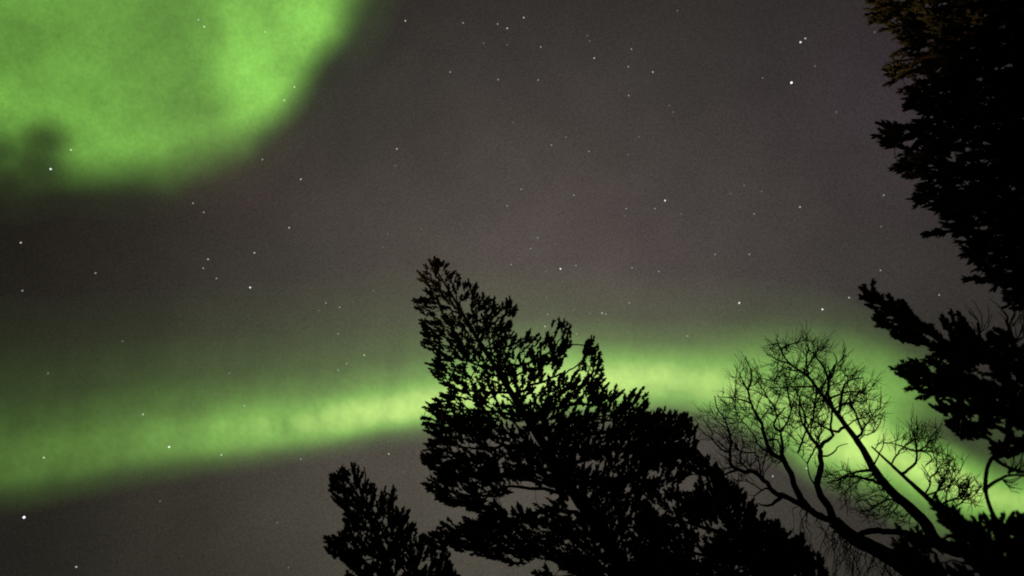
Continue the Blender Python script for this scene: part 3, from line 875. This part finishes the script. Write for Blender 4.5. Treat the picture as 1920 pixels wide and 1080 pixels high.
# leaning dead stem with a burst of twigs, behind the big birch stem
D3 = Tree('birch_tree', 12, 'thin bare straight stem leaning right of the tallest bare birch, with a starburst of twigs', 'tree')
D3.bark = M_BIRCH
D3.limb([(1900, 1105), (1840, 1030), (1790, 980), (1733, 928), (1690, 889), (1660, 861), (1634, 837)], 11, 1.1, 'trunk', lump=.07, sides=10, power=.62)
for c, r, r2 in [([(1692, 891), (1703, 880, 5), (1717, 868, 10), (1719, 846, 15)], 3.6, 2.8), ([(1719, 846, 15), (1690, 835, 25), (1665, 830, 30), (1640, 834, 40)], 2.4, .8), ([(1719, 846, 15), (1735, 838, 0), (1745, 825, -10), (1752, 810, -15)], 2.2, .8),
                 ([(1719, 846, 15), (1745, 846, 20), (1775, 852, 30), (1792, 862, 35)], 2.2, .7), ([(1719, 846, 15), (1716, 825, 10), (1708, 800, 10)], 2.2, .7), ([(1719, 846, 15), (1738, 848, -5), (1748, 860, -15), (1735, 872, -20)], 2, .9), ([(1733, 928), (1745, 905, 10), (1738, 885, 15), (1728, 870, 20)], 2.4, .8),
                 ([(1735, 930), (1765, 918, 15), (1785, 905, 20), (1792, 890, 25)], 2.4, .9), ([(1755, 948), (1790, 935, 10), (1815, 935, 15), (1830, 925, 20), (1842, 925, 25)], 3, .9)]:
    D3.limb(c, r * .66, r2 * .55, wob=.5, sides=6, lump=.12)
D3.start()
POLY_D3 = [(1640, 825), (1690, 810), (1706, 775), (1738, 790), (1772, 800), (1780, 840), (1815, 866), (1805, 886), (1838, 890), (1870, 925), (1830, 960), (1790, 950), (1760, 940), (1730, 900), (1745, 875), (1700, 850), (1665, 845)]
D3.grow(D3.scatter(POLY_D3, 270, 50, clump=(20, .3), soft=30, seed=55), bias=.4, step=7, curve=.3, jit=.7, lead=.14)
D3.twig_parts(.38, .35, 2.0)

# ------------------------------------------------------------------ the crooked pine at the right edge
E = Tree('pine_tree', 8.5, 'crooked pine at the right edge, one long bough pointing up and left', 'tree')
E.limb([(1950, 1110), (1905, 1030), (1875, 985), (1860, 960), (1849, 925), (1849, 889), (1858, 862), (1885, 828), (1896, 775), (1898, 730), (1885, 690), (1900, 640)], 3.0, 1.9, 'trunk', lump=.08, sides=12)
for c, r in [([(1890, 690), (1840, 668), (1780, 645), (1720, 605), (1665, 570), (1612, 537)], 8), ([(1890, 700), (1850, 660, 30), (1810, 610, 50)], 5), ([(1894, 735), (1830, 715, -30), (1760, 705, -50), (1685, 698, -60)], 6), ([(1895, 770), (1850, 765, 30), (1790, 775, 50), (1755, 762, 60)], 5),
             ([(1890, 810), (1850, 800, -30), (1790, 805, -50)], 4), ([(1890, 690), (1930, 690, 40), (1990, 720, 80)], 6), ([(1896, 640), (1890, 615), (1885, 600)], 4), ([(1862, 860), (1895, 880, 20), (1930, 885, 30)], 3), ([(1850, 915), (1885, 895, -10), (1925, 892, -20)], 2.5), ([(1840, 668), (1838, 630, -10), (1832, 605, -10)], 3)]:
    E.limb(c, r, 1.2, wob=1)
E.start()
POLY_E = [(1612, 533), (1632, 536), (1652, 558), (1685, 572), (1692, 560), (1714, 582), (1735, 606), (1752, 622), (1772, 604), (1790, 594), (1812, 598), (1818, 622), (1842, 640), (1870, 632), (1890, 622), (1905, 650), (1935, 690), (1960, 780), (1925, 840), (1890, 860), (1860, 850), (1880, 790), (1850, 808),
          (1822, 820), (1790, 816), (1776, 800), (1792, 778), (1766, 775), (1752, 765), (1774, 748), (1770, 735), (1738, 742), (1726, 742), (1712, 716), (1690, 710), (1674, 700), (1720, 684), (1758, 662), (1735, 646), (1692, 642), (1668, 622), (1644, 600), (1626, 562)]
E.grow(E.scatter(POLY_E, 620, 90, [(1800, 755, 30, 12, .3), (1840, 715, 20, 12, .3), (1770, 690, 20, 10, .3), (1755, 640, 16, 8, .4), (1830, 780, 14, 8, .3)], clump=(24, .30), edge=.85, seed=65), bias=.3)
E.crown(r0=.45, length=11, width=4.0, upw=.65, flow=(.45, .75), sprig=(20, 6))
# bare twigs of its dead top and of the boughs below
for (bx, by, n, ln, an) in ((1838, 625, 9, 60, -110), (1890, 615, 10, 70, -95), (1905, 640, 8, 60, -70), (1890, 888, 10, 50, -60), (1880, 900, 8, 45, 20), (1905, 885, 8, 40, -20)):
    TT = Tubes()
    for _ in range(n):
        a = R(an + rng.normal(0, 28)); l_ = ln * rng.uniform(.5, 1.1); q = rng.uniform(-20, 20)
        e = np.array([bx + math.cos(a) * l_, by + math.sin(a) * l_, q])
        p = resample([(bx, by, 0), (bx + math.cos(a + .3) * l_ * .5, by + math.sin(a + .3) * l_ * .5, q * .5), e], 8)
        p[1:] += rng.normal(0, 1, p[1:].shape)
        TT.add(E.p3(p), np.linspace(.9, .4, len(p)) * E.k, 3)
    TT.build('twigs', M_BARK, E.root)

# ------------------------------------------------------------------ the big dark spruce filling the upper right corner
F = Tree('spruce_tree', 12, 'big black spruce filling the upper right corner', 'tree')
F.limb([(2560, 720), (2300, 500), (2100, 280), (1960, 90), (1860, -90), (1790, -240)], 60, 18, 'trunk', lump=.05, sides=14, step=20)
for c, r in [([(1930, 40), (1850, 20, 30), (1750, 20, 50), (1640, 10, 60)], 10), ([(1990, 130), (1900, 110, -40), (1800, 100, -80), (1685, 115, -90)], 11), ([(2030, 190), (1930, 170, 40), (1820, 180, 80), (1700, 170, 90)], 10), ([(2080, 250), (1960, 240, -30), (1820, 255, -80), (1645, 232, -100)], 12),
             ([(2130, 310), (2000, 310, 50), (1850, 320, 90), (1690, 310, 110)], 11), ([(2180, 360), (2050, 370, -30), (1900, 390, -70), (1740, 370, -90)], 11), ([(2230, 420), (2100, 430, 40), (1950, 440, 70), (1745, 436, 90)], 10), ([(2280, 480), (2150, 480, -30), (1980, 490, -60), (1830, 505, -80)], 10),
             ([(2320, 510), (2200, 540, 30), (2050, 560, 60), (1900, 560, 70)], 9), ([(1880, -60), (1800, -70, -30), (1700, -60, -60), (1620, -60, -60)], 9), ([(1900, 0), (1840, 60, -90), (1780, 120, -140), (1730, 190, -150)], 8)]:
    F.limb(c, r, 1.5, wob=1.2, step=14)
F.start()
POLY_F = [(1590, -90), (1612, -40), (1632, 0), (1644, 32), (1668, 46), (1692, 62), (1700, 78), (1682, 112), (1668, 136), (1690, 170), (1712, 202), (1738, 216), (1730, 232), (1690, 236), (1640, 228), (1662, 262), (1666, 292), (1686, 320), (1730, 336), (1724, 380), (1758, 390), (1788, 412), (1772, 432), (1740, 436), (1776, 446),
          (1814, 446), (1822, 482), (1848, 502), (1818, 528), (1862, 532), (1892, 552), (1922, 574), (2050, 610), (2200, 560), (2150, 380), (2060, 200), (1960, -90)]
F.grow(np.vstack([F.scatter(POLY_F, 2500, 150, clump=(40, .10), edge=1.0, seed=75)]), bias=.3, step=12, maxd=260)
F.crown(r0=.6, length=14, width=3.8, upw=.55, mat=M_SPRUCE, bias_dir=(-1, -.22), sprig=(23, 7))

# ------------------------------------------------------------------ low dark spruces in the lower right corner
G = Tree('spruce_tree', 6.5, 'low black spruce filling the lower right corner under the crooked pine', 'tree')
G.limb([(1960, 1200), (1930, 1130), (1905, 1060), (1885, 1010), (1868, 978)], 14, 2, 'trunk', lump=.06, sides=10)
for c, r in [([(1890, 1030), (1840, 1010, 20), (1790, 990, 30), (1765, 955, 40)], 5), ([(1905, 1060), (1850, 1060, -30), (1790, 1050, -50)], 5), ([(1915, 1090), (1850, 1095, 30), (1760, 1085, 60)], 5), ([(1890, 1020), (1925, 1000, 20), (1960, 980, 30)], 5), ([(1910, 1080), (1960, 1070, -20), (2000, 1050, -40)], 5)]:
    G.limb(c, r, 1.2, wob=1)
G.start()
POLY_G = [(1752, 945), (1768, 945), (1790, 960), (1808, 972), (1825, 992), (1850, 988), (1870, 972), (1900, 985), (1930, 978), (1990, 1000), (2000, 1130), (1740, 1130), (1775, 1085), (1815, 1062), (1800, 1050), (1790, 1030), (1800, 1010), (1775, 990), (1765, 965)]
G.grow(np.vstack([G.scatter(POLY_G, 330, 90, clump=(36, .12), edge=.9, seed=85),
                  G.scatter([(1688, 1000), (1720, 1005), (1765, 1035), (1790, 1085), (1720, 1090), (1690, 1050)], 55, 30, clump=(20, .35), seed=86)]), bias=.3)
G.crown(r0=.5, length=13, width=3.8, upw=.7, mat=M_SPRUCE, flow=(.9, .4), sprig=(20, 6))

# ------------------------------------------------------------------ row of trees added out of frame on the left to shade all but the tallest tops
def added_shade_trees():
    t = np.array([-math.sin(WARM_AZ), -math.cos(WARM_AZ)]); p = np.array([-t[1], t[0]])
    V, Q, n = [], [], 0
    for k in range(26):
        c = -24 * t + p * (-14 + k * 1.25 + rng.uniform(-.3, .3)) + t * rng.uniform(-1.5, 1.5)
        h = rng.uniform(11.6, 12.8)
        for i in range(44):                                   # whorls of drooping boughs
            z = h * (1 - (i / 43) ** .9 * .97)
            r = .45 + (h - z) * .30
            for j in range(11):
                a = rng.uniform(0, 6.283); l_ = r * rng.uniform(.7, 1.15); wv = .16 + l_ * .22
                d = np.array([math.cos(a), math.sin(a)]); e = np.array([-d[1], d[0]])
                b0 = np.array([*c, z + .35]); tip = np.array([*(c + d * l_), z - l_ * .35])
                m = np.array([*(c + d * l_ * .55), z + .05])
                V += [b0, m + np.array([*(e * wv), -.12]), tip, m - np.array([*(e * wv), .12])]
                Q.append((n, n + 1, n + 2, n + 3)); n += 4
        for q in range(6):
            a0, a1 = q / 6 * 6.283, (q + 1) / 6 * 6.283
            V += [np.array([c[0] + .16 * math.cos(a0), c[1] + .16 * math.sin(a0), -.1]), np.array([c[0] + .16 * math.cos(a1), c[1] + .16 * math.sin(a1), -.1]), np.array([*c, h]), np.array([*c, h])]
            Q.append((n, n + 1, n + 2, n + 3)); n += 4
    o = make_mesh('added_shade_trees', np.array(V), [np.array(Q)], M_SPRUCE)
    tag(o, 'row of dark trees added out of view at left to shade all but the tree tops', 'forest', kind='stuff')


added_shade_trees()
